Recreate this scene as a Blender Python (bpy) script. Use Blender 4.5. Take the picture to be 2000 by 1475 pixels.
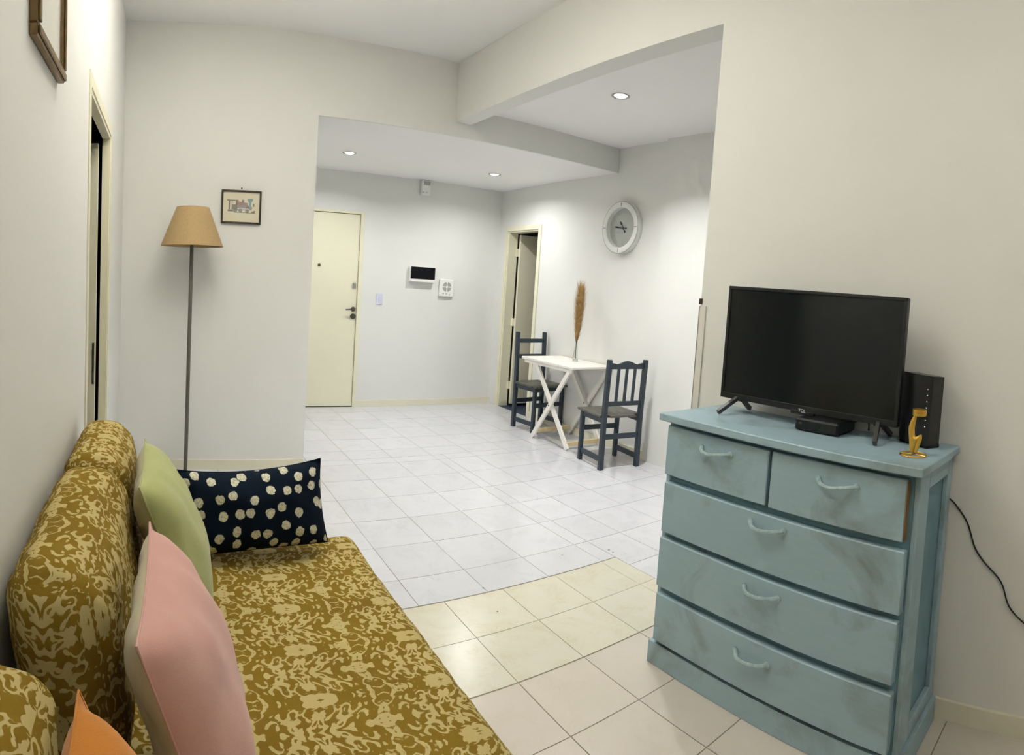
import bpy, math, random
import numpy as np
from mathutils import Vector, Matrix, noise
random.seed(7)
scene = bpy.context.scene
for o in list(bpy.data.objects): bpy.data.objects.remove(o)
COL = scene.collection

# ------------------------------------------------------------------ camera (phone sweep: central cylindrical lens)
YAW, PITCH, ROLL = 0.57575, 0.05688, 0.06754
FPX, CX, CY, W, H = 1189.47, 1002.77, 631.26, 2000.0, 1475.0
fw = Vector((math.sin(YAW) * math.cos(PITCH), math.cos(YAW) * math.cos(PITCH), -math.sin(PITCH)))
rt = Vector((math.cos(YAW), -math.sin(YAW), 0)); up = rt.cross(fw)
rt2 = rt * math.cos(ROLL) + up * math.sin(ROLL); up2 = up * math.cos(ROLL) - rt * math.sin(ROLL)
cam_data = bpy.data.cameras.new('camera'); cam = bpy.data.objects.new('camera', cam_data); COL.objects.link(cam)
M = Matrix((rt2, up2, -fw)).transposed().to_4x4(); M.translation = (0, 0, 1.40); cam.matrix_world = M
cam_data.type = 'PANO'; cam_data.panorama_type = 'CENTRAL_CYLINDRICAL'
cam_data.central_cylindrical_radius = 1.0
cam_data.central_cylindrical_range_u_min = (0 - CX) / FPX
cam_data.central_cylindrical_range_u_max = (W - CX) / FPX
cam_data.central_cylindrical_range_v_min = (CY - H) / FPX
cam_data.central_cylindrical_range_v_max = CY / FPX
cam_data.clip_start = 0.02
scene.camera = cam

# ------------------------------------------------------------------ world, exposure
world = bpy.data.worlds.new('world'); scene.world = world; world.use_nodes = True
world.node_tree.nodes['Background'].inputs[0].default_value = (0.9, 0.95, 1.0, 1)
world.node_tree.nodes['Background'].inputs[1].default_value = 0.05
scene.view_settings.view_transform = 'Standard'; scene.view_settings.look = 'None'
scene.view_settings.gamma = 1.0; scene.view_settings.use_curve_mapping = False
# light paths: a white interior needs diffuse bounces, not caustics
scene.cycles.caustics_reflective = False; scene.cycles.caustics_refractive = False
scene.cycles.max_bounces = 7; scene.cycles.diffuse_bounces = 4; scene.cycles.glossy_bounces = 3; scene.cycles.transmission_bounces = 6
scene.cycles.use_adaptive_sampling = True; scene.cycles.adaptive_threshold = .12; scene.cycles.adaptive_min_samples = 20
scene.view_settings.exposure = 0.20
HALL_W, DINING_W, FILL_FAR_W, FILL_NEAR_W = 11.0, 19.0, 240.0, 85.0
LED_COL = (0.985, 0.988, 0.98); FILL_COL = (1.0, 0.955, 0.865)

# ------------------------------------------------------------------ room measures (metres)
XL, XR, XP, XD = -0.30, 2.115, 1.042, 3.80
YA, YE, YB, YN = 4.253, 1.746, 6.28, -2.0
ZC, ZH, ZL, ZD = 3.08, 2.535, 2.64, 2.755
WT = 0.13

# ------------------------------------------------------------------ materials
def lin(c):
    return tuple((x / 12.92 if x <= .04045 else ((x + .055) / 1.055) ** 2.4) for x in c)
def hexc(h): return lin(tuple(int(h[i:i + 2], 16) / 255 for i in (0, 2, 4)))
MATS = {}
class NT:
    def __init__(s, name):
        s.m = bpy.data.materials.new(name); s.m.use_nodes = True; s.t = s.m.node_tree
        s.b = s.t.nodes['Principled BSDF']; MATS[name] = s.m
    def n(s, typ, **k):
        nd = s.t.nodes.new(typ)
        for a, v in k.items():
            if a.startswith('i_'):
                key = a[2:]; key = int(key) if key.isdigit() else key.replace('_', ' ')
                nd.inputs[key].default_value = v
            else: setattr(nd, a, v)
        return nd
    def l(s, a, b): s.t.links.new(a, b)
    def coord(s, kind='Object'): return s.n('ShaderNodeTexCoord').outputs[kind]
    def noise(s, vec, scale, detail=4, rough=.55, dist=0):
        nd = s.n('ShaderNodeTexNoise', i_Scale=scale, i_Detail=detail, i_Roughness=rough, i_Distortion=dist)
        if vec is not None: s.l(vec, nd.inputs['Vector'])
        return nd.outputs[0]
    def ramp(s, fac, stops):
        r = s.n('ShaderNodeValToRGB'); e = r.color_ramp.elements
        while len(e) < len(stops): e.new(.5)
        for i, (p, c) in enumerate(stops): e[i].position = p; e[i].color = (*c, 1)
        s.l(fac, r.inputs[0]); return r.outputs[0]
    def mix(s, fac, a, b):
        x = s.n('ShaderNodeMix', data_type='RGBA')
        for key, v in ((0, fac), (6, a), (7, b)):
            if isinstance(v, (int, float)): x.inputs[key].default_value = v
            elif isinstance(v, tuple): x.inputs[key].default_value = (*v, 1)
            else: s.l(v, x.inputs[key])
        return x.outputs[2]
    def math(s, op, a, b=0.0, c=0.0):
        x = s.n('ShaderNodeMath', operation=op)
        for i, v in enumerate((a, b, c)):
            if isinstance(v, (int, float)): x.inputs[i].default_value = v
            else: s.l(v, x.inputs[i])
        return x.outputs[0]
    def bump(s, h, strength=.2, dist=.01):
        b = s.n('ShaderNodeBump', i_Strength=strength, i_Distance=dist)
        s.l(h, b.inputs['Height']); s.l(b.outputs[0], s.b.inputs['Normal'])
    def base(s, v):
        if isinstance(v, tuple): s.b.inputs['Base Color'].default_value = (*v, 1)
        else: s.l(v, s.b.inputs['Base Color'])
    def set(s, **k):
        for a, v in k.items(): s.b.inputs[a.replace('_', ' ')].default_value = v
def plain(name, col, rough=.5, metal=0, var=.0, scale=8, bump=0, bscale=120, spec=.5):
    m = NT(name); m.set(Roughness=rough, Metallic=metal); m.b.inputs['Specular IOR Level'].default_value = spec
    co = m.coord()
    if var:
        f = m.noise(co, scale, 5)
        m.base(m.mix(m.ramp(f, [(.3, (0, 0, 0)), (.7, (1, 1, 1))]), tuple(c * (1 - var) for c in col), tuple(min(1, c * (1 + var * .5)) for c in col)))
    else: m.base(col)
    if bump: m.bump(m.noise(co, bscale, 3), bump, .002)
    return m.m
plain('wall_paint', (.81, .81, .775), .75, var=.02, scale=1.5, bump=.06, bscale=220, spec=.25)
plain('ceiling_paint', (.94, .935, .915), .85, var=.015, scale=1.2, spec=.2)
plain('cream_enamel', hexc('ECE8CE'), .38, var=.02, scale=3, spec=.4)
plain('baseboard_enamel', hexc('E9E4CF'), .4, var=.03, scale=4)
plain('grout', hexc('8F8672'), .9)
plain('dark_room', (.02, .02, .022), .9)  # near-black colour carries the darkness of the unlit bedroom
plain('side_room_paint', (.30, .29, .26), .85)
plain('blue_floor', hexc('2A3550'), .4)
plain('lamp_pole_metal', hexc('6B6860'), .45, .4, var=.15, scale=20)
plain('bulb_socket', hexc('2a2622'), .5)
plain('frame_dark_wood', hexc('2B2112'), .35, var=.2, scale=30)
plain('frame_bronze', hexc('7A6238'), .35, .3, var=.25, scale=40)
plain('print_paper', hexc('E4DDBE'), .7, var=.04, scale=6)
plain('print_pale', hexc('E6E5DA'), .6, var=.04, scale=5)
plain('ink_brown', hexc('6E6250'), .8); plain('ink_teal', hexc('5F8C8F'), .8); plain('ink_red', hexc('8C6A62'), .8); plain('ink_grey', hexc('86898A'), .8); plain('ink_dark', hexc('4A4030'), .8)
plain('black_plastic', (.012, .013, .014), .32, spec=.4); plain('black_matte', (.010, .010, .011), .55, spec=.3)
plain('foot_plastic', (.05, .05, .05), .35)
plain('white_plastic', hexc('EFEFEA'), .4); plain('pale_blue_plastic', hexc('D9DCF2'), .4); plain('grille_grey', hexc('A6A69E'), .6)
plain('chrome', hexc('B9B6AE'), .25, .9); plain('dark_chrome', hexc('5C574C'), .35, .7)
plain('gold_metal', (.83, .50, .09), .28, .85, var=.08, scale=60)
plain('clock_rim', hexc('E3E4DF'), .35); plain('clock_face', hexc('B2B6B0'), .6, var=.04, scale=10); plain('clock_dark', hexc('4a4a48'), .5)
plain('white_table_paint', hexc('F4F0E8'), .45, var=.03, scale=8); plain('table_bare_wood', hexc('E4CFA0'), .55, var=.1, scale=14)
plain('ply_orange', hexc('C98F45'), .6, var=.15, scale=20)
plain('silver_trim', hexc('DEDCD4'), .45)
plain('white_letters', (.8, .8, .8), .4)
plain('pampas_tan', hexc('CBA468'), .85, var=.45, scale=30); plain('pampas_stem', hexc('B79B62'), .8)
plain('cord_black', (.012, .012, .012), .5)
# clear glass
g = NT('vase_glass'); g.base((.93, .96, .94)); g.set(Roughness=.02, IOR=1.45); g.b.inputs['Transmission Weight'].default_value = 1.0
g = NT('picture_glass'); g.base((1, 1, 1)); g.set(Roughness=.03, IOR=1.3, Alpha=.08)
# screens
g = NT('tv_screen'); g.base((.012, .014, .015)); g.set(Roughness=.12); g.b.inputs['Specular IOR Level'].default_value = .3
g = NT('smoked_cover'); g.base((.004, .004, .006)); g.set(Roughness=.2); g.b.inputs['Specular IOR Level'].default_value = .15
# emitters
def emit(name, col, s):
    m = NT(name); m.base(col); m.b.inputs['Emission Color'].default_value = (*col, 1); m.b.inputs['Emission Strength'].default_value = s; return m.m
emit('led_lens', LED_COL, 14.0); emit('indicator_led', (.75, .9, 1.0), .7); emit('fill_bulb_glow', FILL_COL, 4.0)
# lamp shade cloth
m = NT('shade_cloth'); co = m.coord(); f = m.noise(co, 90, 3); m.base(m.mix(f, hexc('9C8258'), hexc('B0966C'))); m.set(Roughness=.85); m.bump(f, .25, .002)
# floor tiles: each tile its own tone and veins
def tile_mat(name, c1, c2, vein, rough, amount):
    m = NT(name); co = m.coord(); info = m.n('ShaderNodeObjectInfo')
    off = m.n('ShaderNodeVectorMath', operation='SCALE'); off.inputs[3].default_value = 37.0
    comb = m.n('ShaderNodeCombineXYZ'); m.l(info.outputs['Random'], comb.inputs[0]); m.l(info.outputs['Random'], comb.inputs[1]); m.l(info.outputs['Random'], comb.inputs[2])
    m.l(comb.outputs[0], off.inputs[0]); add = m.n('ShaderNodeVectorMath', operation='ADD'); m.l(co, add.inputs[0]); m.l(off.outputs[0], add.inputs[1])
    big = m.noise(add.outputs[0], 5, 6, .6, 1.2)
    v = m.noise(add.outputs[0], 9, 8, .65, 2.5); line = m.math('ABSOLUTE', m.math('SUBTRACT', v, .5))
    vm = m.ramp(line, [(0.0, (1, 1, 1)), (.045, (0, 0, 0))])
    msk = m.ramp(big, [(.45, (0, 0, 0)), (.7, (1, 1, 1))])
    col = m.mix(info.outputs['Random'], c1, c2)
    col = m.mix(m.math('MULTIPLY', m.math('MULTIPLY', vm, msk), amount), col, vein)
    col = m.mix(m.math('MULTIPLY', msk, amount * .45), col, vein)
    m.base(col); m.set(Roughness=rough); return m.m
tile_mat('white_tile', hexc('D8D9DE'), hexc('D3D4D9'), hexc('B9BABD'), .13, .38)
tile_mat('beige_tile', hexc('DCD8C6'), hexc('D6D3C2'), hexc('C3B58E'), .24, .40)
tile_mat('pink_tile', hexc('D6CEC2'), hexc('D2CABF'), hexc('C4B8A6'), .22, .30)
# sofa damask: mirrored, half-dropped motif on the cloth's own UV (metres)
m = NT('damask_cloth'); uv = m.coord('UV'); sep = m.n('ShaderNodeSeparateXYZ'); m.l(uv, sep.inputs[0])
PW, PH = .19, .15
px = m.math('PINGPONG', sep.outputs[0], PW / 2); py = m.math('PINGPONG', m.math('ADD', sep.outputs[1], m.math('MULTIPLY', px, .35)), PH)
cmb = m.n('ShaderNodeCombineXYZ'); m.l(px, cmb.inputs[0]); m.l(py, cmb.inputs[1])
jit = m.noise(uv, 3.0, 2); m.l(m.math('MULTIPLY', jit, .02), cmb.inputs[2])
pat = m.noise(cmb.outputs[0], 36, 1.3, .5, 1.3)
edge = m.ramp(pat, [(.512, (0, 0, 0)), (.540, (1, 1, 1))])
tone = m.noise(uv, 5, 4); fine = m.noise(uv, 420, 2)
dark = m.mix(tone, hexc('715816'), hexc('8C7222')); light = m.mix(tone, hexc('B3A067'), hexc('C6B680'))
col = m.mix(edge, dark, light); col = m.mix(m.math('MULTIPLY', fine, .22), col, hexc('5b4a20'))
m.base(col); m.set(Roughness=.9); m.b.inputs['Specular IOR Level'].default_value = .15; m.bump(m.math('ADD', m.math('MULTIPLY', fine, .4), m.math('MULTIPLY', edge, .25)), .35, .004)
# cushions
def cloth(name, c1, c2, scale=6):
    m = NT(name); co = m.coord(); f = m.noise(co, scale, 4); w = m.noise(co, 500, 2); m.base(m.mix(m.math('MULTIPLY', w, .3), m.mix(f, c1, c2), tuple(x * .75 for x in c1)))
    m.set(Roughness=.9); m.b.inputs['Specular IOR Level'].default_value = .15; m.b.inputs['Sheen Weight'].default_value = .25; m.bump(w, .3, .002); return m.m
cloth('green_velvet', hexc('9DA268'), hexc('B4B67E')); cloth('green_back', hexc('A09A72'), hexc('ABA67E'))
cloth('pink_velvet', hexc('BF9088'), hexc('D4A99E')); cloth('pink_back', hexc('B9AE8E'), hexc('C6BC9C')); cloth('orange_cloth', hexc('B06E24'), hexc('C98432'))
m = NT('polka_cloth'); uv = m.coord('UV'); mp = m.n('ShaderNodeMapping'); m.l(uv, mp.inputs[0]); mp.inputs['Scale'].default_value = (17.5, 16.5, 1)
wob = m.noise(uv, 60, 3); wadd = m.n('ShaderNodeVectorMath', operation='ADD'); wsc = m.n('ShaderNodeVectorMath', operation='SCALE'); wsc.inputs[3].default_value = .22
wcol = m.n('ShaderNodeTexNoise', i_Scale=70.0, i_Detail=3.0); m.l(uv, wcol.inputs['Vector']); m.l(wcol.outputs['Color'], wsc.inputs[0]); m.l(mp.outputs[0], wadd.inputs[0]); m.l(wsc.outputs[0], wadd.inputs[1])
vor = m.n('ShaderNodeTexVoronoi', i_Scale=1.0, i_Randomness=.72, voronoi_dimensions='2D'); m.l(wadd.outputs[0], vor.inputs['Vector'])
dots = m.ramp(vor.outputs['Distance'], [(.25, (1, 1, 1)), (.28, (0, 0, 0))])
ink = m.mix(m.ramp(m.noise(uv, 120, 4), [(.45, (0, 0, 0)), (.7, (1, 1, 1))]), hexc('D2CDB6'), hexc('8f9484'))
m.base(m.mix(dots, hexc('0C1826'), ink)); m.set(Roughness=.9); m.b.inputs['Specular IOR Level'].default_value = .1
# painted chest, brush marks and scuffs
m = NT('blue_chest_paint'); co = m.coord('Object')
st = m.n('ShaderNodeMapping'); m.l(co, st.inputs[0]); st.inputs['Scale'].default_value = (6, 3, 26)
br = m.noise(st.outputs[0], 3, 5, .6); sm = m.noise(co, 3.4, 5, .6, .8)
col = m.mix(br, hexc('93AEBA'), hexc('9FB8C3')); col = m.mix(m.ramp(sm, [(.52, (0, 0, 0)), (.74, (.85, .85, .85))]), col, hexc('74837F'))
m.base(col); m.set(Roughness=.5); m.bump(br, .12, .003)
plain('blue_frame_paint', hexc('6C929F'), .5, var=.12, scale=7)
plain('worn_edge_wood', hexc('8A6A45'), .7, var=.2, scale=20)
# navy chairs
m = NT('navy_chair_paint'); co = m.coord(); f = m.noise(co, 26, 6, .7); m.base(m.mix(m.ramp(f, [(.66, (0, 0, 0)), (.74, (1, 1, 1))]), hexc('2A3640'), hexc('55605F'))); m.set(Roughness=.42)
m = NT('worn_seat_wood'); co = m.coord(); sc_ = m.n('ShaderNodeMapping'); m.l(co, sc_.inputs[0]); sc_.inputs['Scale'].default_value = (30, 4, 4); f = m.noise(sc_.outputs[0], 3, 6, .65); m.base(m.mix(m.ramp(f, [(.35, (0, 0, 0)), (.7, (1, 1, 1))]), hexc('3C4142'), hexc('77705F'))); m.set(Roughness=.5)

# ------------------------------------------------------------------ mesh helpers
def mesh_obj(name, verts, faces, mat, parent=None, uvs=None, smooth=False, loc=None, rot=None):
    me = bpy.data.meshes.new(name); me.from_pydata([tuple(v) for v in verts], [], [tuple(f) for f in faces])
    if uvs is not None:
        ul = me.uv_layers.new(name='UVMap')
        for p in me.polygons:
            for li, vi in zip(p.loop_indices, p.vertices): ul.data[li].uv = uvs[vi]
    if smooth: me.polygons.foreach_set('use_smooth', [True] * len(me.polygons))
    me.update()
    mats = mat if isinstance(mat, (list, tuple)) else [mat]
    for k in mats: me.materials.append(MATS[k])
    o = bpy.data.objects.new(name, me); COL.objects.link(o)
    if parent: o.parent = parent
    if loc: o.location = loc
    if rot: o.rotation_euler = rot
    return o
class MB:
    def __init__(s): s.v = []; s.f = []; s.sm = []
    def add(s, v, f):
        k = len(s.v); s.v += [tuple(x) for x in v]; s.f += [tuple(i + k for i in q) for q in f]; return s
    def box(s, x0, x1, y0, y1, z0, z1, bev=0):
        x0, x1 = min(x0, x1), max(x0, x1); y0, y1 = min(y0, y1), max(y0, y1); z0, z1 = min(z0, z1), max(z0, z1)
        if not bev:
            v = [(x, y, z) for x in (x0, x1) for y in (y0, y1) for z in (z0, z1)]
            return s.add(v, [(0, 1, 3, 2), (4, 6, 7, 5), (0, 4, 5, 1), (2, 3, 7, 6), (0, 2, 6, 4), (1, 5, 7, 3)])
        b = min(bev, (x1 - x0) * .49, (y1 - y0) * .49, (z1 - z0) * .49)
        v = []; idx = {}
        c = ((x0, x1), (y0, y1), (z0, z1))
        for i in (0, 1):
            for j in (0, 1):
                for k in (0, 1):
                    sg = [(-1, 1)[i], (-1, 1)[j], (-1, 1)[k]]; p = [c[0][i], c[1][j], c[2][k]]
                    for a in range(3):
                        q = [p[d] - sg[d] * b if d != a else p[d] for d in range(3)]
                        idx[(i, j, k, a)] = len(v); v.append(tuple(q))
        f = []
        for a in range(3):
            o1, o2 = [d for d in range(3) if d != a]
            for sd in (0, 1):
                q = []
                for (p1, p2) in ((0, 0), (1, 0), (1, 1), (0, 1)):
                    t = [0, 0, 0]; t[a] = sd; t[o1] = p1; t[o2] = p2; q.append(idx[(*t, a)])
                f.append(q)
        for a in range(3):
            o1, o2 = [d for d in range(3) if d != a]
            for p1 in (0, 1):
                for p2 in (0, 1):
                    t0 = [0, 0, 0]; t0[o1] = p1; t0[o2] = p2; t1 = list(t0); t1[a] = 1
                    f.append([idx[(*t0, o1)], idx[(*t1, o1)], idx[(*t1, o2)], idx[(*t0, o2)]])
        for i in (0, 1):
            for j in (0, 1):
                for k in (0, 1): f.append([idx[(i, j, k, 0)], idx[(i, j, k, 1)], idx[(i, j, k, 2)]])
        # fix winding outward
        ctr = Vector(((x0 + x1) / 2, (y0 + y1) / 2, (z0 + z1) / 2)); g = []
        for q in f:
            P = [Vector(v[i]) for i in q]; n = (P[1] - P[0]).cross(P[2] - P[0]); m_ = sum(P, Vector()) / len(P)
            g.append(q if n.dot(m_ - ctr) > 0 else q[::-1])
        return s.add(v, g)
    def bar(s, a, b, w, t, upv=(0, 0, 1)):
        a, b = Vector(a), Vector(b); d = (b - a).normalized(); u = Vector(upv)
        if abs(d.dot(u)) > .98: u = Vector((1, 0, 0))
        sd = d.cross(u).normalized(); u = sd.cross(d)
        v = [p + sd * (i * w / 2) + u * (j * t / 2) for p in (a, b) for i, j in ((-1, -1), (1, -1), (1, 1), (-1, 1))]
        return s.add(v, [(3, 2, 1, 0), (4, 5, 6, 7), (0, 1, 5, 4), (1, 2, 6, 5), (2, 3, 7, 6), (3, 0, 4, 7)])
    def tube(s, pts, r, n=10, closed=False):
        pts = [Vector(p) for p in pts]; R = r if isinstance(r, (list, tuple)) else [r] * len(pts); rings = []
        ref = Vector((0, 0, 1))
        for i, p in enumerate(pts):
            a = pts[i - 1] if (i or closed) else p; b = pts[(i + 1) % len(pts)] if (i < len(pts) - 1 or closed) else p
            d = (b - a).normalized(); u = ref if abs(d.dot(ref)) < .95 else Vector((1, 0, 0))
            x = d.cross(u).normalized(); y = x.cross(d)
            rings.append([p + (x * math.cos(t) + y * math.sin(t)) * R[i] for t in [2 * math.pi * k / n for k in range(n)]])
        v = [q for r_ in rings for q in r_]; f = []; m_ = len(pts)
        for i in range(m_ if closed else m_ - 1):
            for k in range(n):
                j = (i + 1) % m_; f.append((i * n + k, j * n + k, j * n + (k + 1) % n, i * n + (k + 1) % n))
        if not closed: f.append(tuple(range(n - 1, -1, -1)) if False else tuple(range(n))); f.append(tuple((m_ - 1) * n + k for k in range(n - 1, -1, -1)))
        return s.add(v, f)
    def lathe(s, prof, n=32, c=(0, 0, 0), axis='z', cap=True):
        v = []; f = []
        for (r, h) in prof:
            for k in range(n):
                t = 2 * math.pi * k / n; a, b = r * math.cos(t), r * math.sin(t)
                p = (a, b, h) if axis == 'z' else (h, a, b) if axis == 'x' else (b, h, a)
                v.append((p[0] + c[0], p[1] + c[1], p[2] + c[2]))
        for i in range(len(prof) - 1):
            for k in range(n): f.append((i * n + k, i * n + (k + 1) % n, (i + 1) * n + (k + 1) % n, (i + 1) * n + k))
        if cap:
            f.append(tuple(range(n - 1, -1, -1))); f.append(tuple((len(prof) - 1) * n + k for k in range(n)))
        return s.add(v, f)
    def prism(s, poly, a0, a1, axis='x'):
        n = len(poly); mk = {'x': lambda p, a: (a, p[0], p[1]), 'y': lambda p, a: (p[0], a, p[1]), 'z': lambda p, a: (p[0], p[1], a)}[axis]
        v = [mk(p, a0) for p in poly] + [mk(p, a1) for p in poly]
        return s.add(v, [tuple(range(n))[::-1], tuple(range(n, 2 * n))] + [(i, (i + 1) % n, (i + 1) % n + n, i + n) for i in range(n)])
    def build(s, name, mat, parent=None, smooth=False, loc=None, rot=None):
        o = mesh_obj(name, s.v, s.f, mat, parent, None, False, loc, rot)
        import bmesh
        bm = bmesh.new(); bm.from_mesh(o.data); bmesh.ops.recalc_face_normals(bm, faces=bm.faces); bm.to_mesh(o.data); bm.free()
        if smooth:
            o.data.polygons.foreach_set('use_smooth', [True] * len(o.data.polygons)); o.data.set_sharp_from_angle(angle=math.radians(38))
        return o
def tag(o, label, cat, group=None, kind=None):
    o['label'] = label; o['category'] = cat
    if group: o['group'] = group
    if kind: o['kind'] = kind
    return o
def thing(name, loc, label, cat, rz=0, group=None):
    o = bpy.data.objects.new(name, None); COL.objects.link(o); o.location = loc; o.rotation_euler = (0, 0, rz); o.empty_display_size = .1
    return tag(o, label, cat, group)
def struct(o): o['kind'] = 'structure'; return o
def sroot(name, loc=(0, 0, 0)):
    o = bpy.data.objects.new(name, None); COL.objects.link(o); o.location = loc; o['kind'] = 'structure'; return o

# ------------------------------------------------------------------ floor: grout bed + tiles one by one
floor = struct(MB().box(XL - .9, XD + 1.2, YN - .1, YB + .1, -.06, -.0018).build('floor', 'grout'))
def field(x0, y0, T, region, mat, gap, lo, hi):
    cache = {}
    i0, i1 = math.floor((lo[0] - x0) / T) - 1, math.ceil((hi[0] - x0) / T) + 1
    j0, j1 = math.floor((lo[1] - y0) / T) - 1, math.ceil((hi[1] - y0) / T) + 1
    for i in range(i0, i1):
        for j in range(j0, j1):
            for (rx0, rx1, ry0, ry1) in region:
                a, b = max(x0 + i * T, rx0), min(x0 + (i + 1) * T, rx1); c, d = max(y0 + j * T, ry0), min(y0 + (j + 1) * T, ry1)
                if b - a < .012 or d - c < .012: continue
                w, h = round(b - a - gap, 4), round(d - c - gap, 4)
                if (w, h) not in cache:
                    o = MB().box(-w / 2, w / 2, -h / 2, h / 2, -.006, 0).build('tile', mat, floor); cache[(w, h)] = o.data
                else:
                    o = bpy.data.objects.new('tile', cache[(w, h)]); COL.objects.link(o); o.parent = floor
                o.location = ((a + b) / 2, (c + d) / 2, random.uniform(-.0003, .0003))
XB = XR + WT
SEAM1, SEAM2 = 2.305, 1.7016
field(.7611, 4.6262, .34744, [(.55, XD, YA + .15, YB), (XL, XB, SEAM1, YA + .15), (XB, XD, 1.30, YA + .15)], 'white_tile', .0028, (XL, 1.2), (XD, YB))
field(.9246, SEAM2, .30356, [(XL, XB, SEAM2 + .002, SEAM1 - .005)], 'beige_tile', .0028, (XL, 1.5), (XB, 2.4))
field(.9246, SEAM2, .30356, [(XL, XR, -.9, SEAM2 - .001)], 'pink_tile', .0042, (XL, -1.0), (XR, 1.8))

plain('chip_dark', hexc('5b5248'), .8)
CHIPS = [(1.454, 2.344, .0055), (1.408, 2.141, .0045), (2.277, 2.392, .006), (2.274, 2.355, .005), (2.012, 2.47, .004), (1.227, 2.186, .0035)]   # small chips in the tiles
for x, y, q in CHIPS: MB().lathe([(0, .0009), (q * .7, .0008), (q, .0)], 9, (x, y, 0), cap=False).build('chip', 'chip_dark', floor)

# ------------------------------------------------------------------ walls and ceilings
LT = .04; DY0, DY1, DZ = 2.38, 3.24, 2.10          # doorway in the left wall
w = MB(); w.box(XL - LT, XL, YN, DY0, 0, ZC); w.box(XL - LT, XL, DY1, YA, 0, ZC); w.box(XL - LT, XL, DY0, DY1, DZ, ZC)
struct(w.build('wall_left', 'wall_paint'))
struct(MB().box(XL - .12, XP, YA, YA + .15, 0, ZC).build('wall_far', 'wall_paint'))
w = MB(); w.box(XR, XB, YN, YE, 0, ZC); w.box(XR, XB, YE, YA, ZL, ZC); struct(w.build('wall_right', 'wall_paint'))
struct(MB().box(XL - .12, XB, YN - .12, YN, 0, ZC).build('wall_back', 'wall_paint'))
struct(MB().box(XL - .12, XB, YN - .12, YA + .15, ZC, ZC + .1).build('ceiling', 'ceiling_paint'))
# lowered hall ceiling; its step faces the living room
w = MB(); w.box(.43, XD + .12, YA + .02, YB + .12, ZH, ZH + .12); struct(w.build('ceiling_hall', 'ceiling_paint'))
struct(MB().box(XP, XD, YA, YA + .02, ZH, ZC + .1).build('wall_step', 'wall_paint'))
struct(MB().box(XB, XD + .12, 1.18, YA, ZD, ZD + .1).build('ceiling_dining', 'ceiling_paint'))
EX0, EX1, EZ = 1.19, 2.055, 2.09         # entry door
w = MB(); w.box(.43, EX0 - .045, YB, YB + .12, 0, ZH); w.box(EX1 + .045, XD + .12, YB, YB + .12, 0, ZH); w.box(EX0 - .045, EX1 + .045, YB, YB + .12, EZ + .03, ZH)
struct(w.build('wall_hall_back', 'wall_paint'))
struct(MB().box(.43, .55, YA + .15, YB, 0, ZH).build('wall_hall_left', 'wall_paint'))
RY0, RY1, RZ = 5.46, 6.08, 2.06          # doorway in the dining wall
w = MB(); w.box(XD, XD + .12, 1.18, RY0, 0, ZD + .1); w.box(XD, XD + .12, RY1, YB, 0, ZH); w.box(XD, XD + .12, RY0, RY1, RZ, ZH)
struct(w.build('wall_dining', 'wall_paint'))
struct(MB().box(XD - .05, XD, 1.30, 3.60, 0, ZD).build('wall_pier', 'wall_paint'))
struct(MB().box(XB, XD + .12, 1.18, 1.30, 0, ZD).build('wall_dining_near', 'wall_paint'))
# rooms beyond the two doorways
def shell(name, x0, x1, y0, y1, z1, mat, skip):
    w = MB(); t = .03
    if 'x0' not in skip: w.box(x0 - t, x0, y0, y1, 0, z1)
    if 'x1' not in skip: w.box(x1, x1 + t, y0, y1, 0, z1)
    w.box(x0, x1, y0 - t, y0, 0, z1); w.box(x0, x1, y1, y1 + t, 0, z1); w.box(x0, x1, y0, y1, z1, z1 + t)
    return struct(w.build(name, mat))
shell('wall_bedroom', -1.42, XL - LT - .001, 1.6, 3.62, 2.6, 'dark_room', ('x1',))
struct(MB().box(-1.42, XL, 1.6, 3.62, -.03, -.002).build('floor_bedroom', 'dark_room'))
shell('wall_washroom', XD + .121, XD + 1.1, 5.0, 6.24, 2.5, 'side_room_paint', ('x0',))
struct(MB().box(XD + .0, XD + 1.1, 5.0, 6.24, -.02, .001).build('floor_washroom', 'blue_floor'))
# baseboards
def baseboard(name, pts):
    w = MB()
    for (x0, x1, y0, y1) in pts: w.box(x0, x1, y0, y1, 0, .062); w.box(x0 + (0 if x1 - x0 > .1 else .0), x1, y0, y1, .062, .07, 0)
    return struct(w.build(name, 'baseboard_enamel'))
baseboard('baseboard_far', [(XL, XP, YA - .014, YA)])
baseboard('baseboard_right', [(XR - .014, XR, YN, YE)])
baseboard('baseboard_left', [(XL, XL + .014, YN, DY0 - .07), (XL, XL + .014, DY1 + .07, YA - .014)])
baseboard('baseboard_hall', [(EX1 + .045, XD, YB - .014, YB)])
baseboard('baseboard_dining', [(XD - .014, XD, 3.60, RY0 - .05)])

# ------------------------------------------------------------------ doors
d = sroot('door_1', (XL, DY1, 0))        # open door in the left wall
def dd(mb): return mb
c = MB(); c.box(0, .005, -(DY1 - DY0) - .05, -(DY1 - DY0), 0, DZ + .05); c.box(0, .005, 0, .05, 0, DZ + .05); c.box(0, .005, -(DY1 - DY0), 0, DZ, DZ + .05)
c.build('casing', 'cream_enamel', d)
c = MB(); c.box(-LT, 0, -.018, 0, 0, DZ); c.box(-LT, 0, -(DY1 - DY0), -(DY1 - DY0) + .018, 0, DZ); c.box(-LT, 0, -(DY1 - DY0) + .018, -.018, DZ - .018, DZ); c.build('jamb', 'cream_enamel', d)
leaf = MB().box(-.84, -LT - .014, -.085, -.05, .012, 2.045).build('leaf', 'cream_enamel', d)
MB().box(-LT - .030, -LT - .018, -.0865, -.0845, .80, 1.02).build('lock_plate', 'chrome', leaf)
d = sroot('door_2', (EX0, YB, 0))        # entry door
wd = EX1 - EX0
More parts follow.
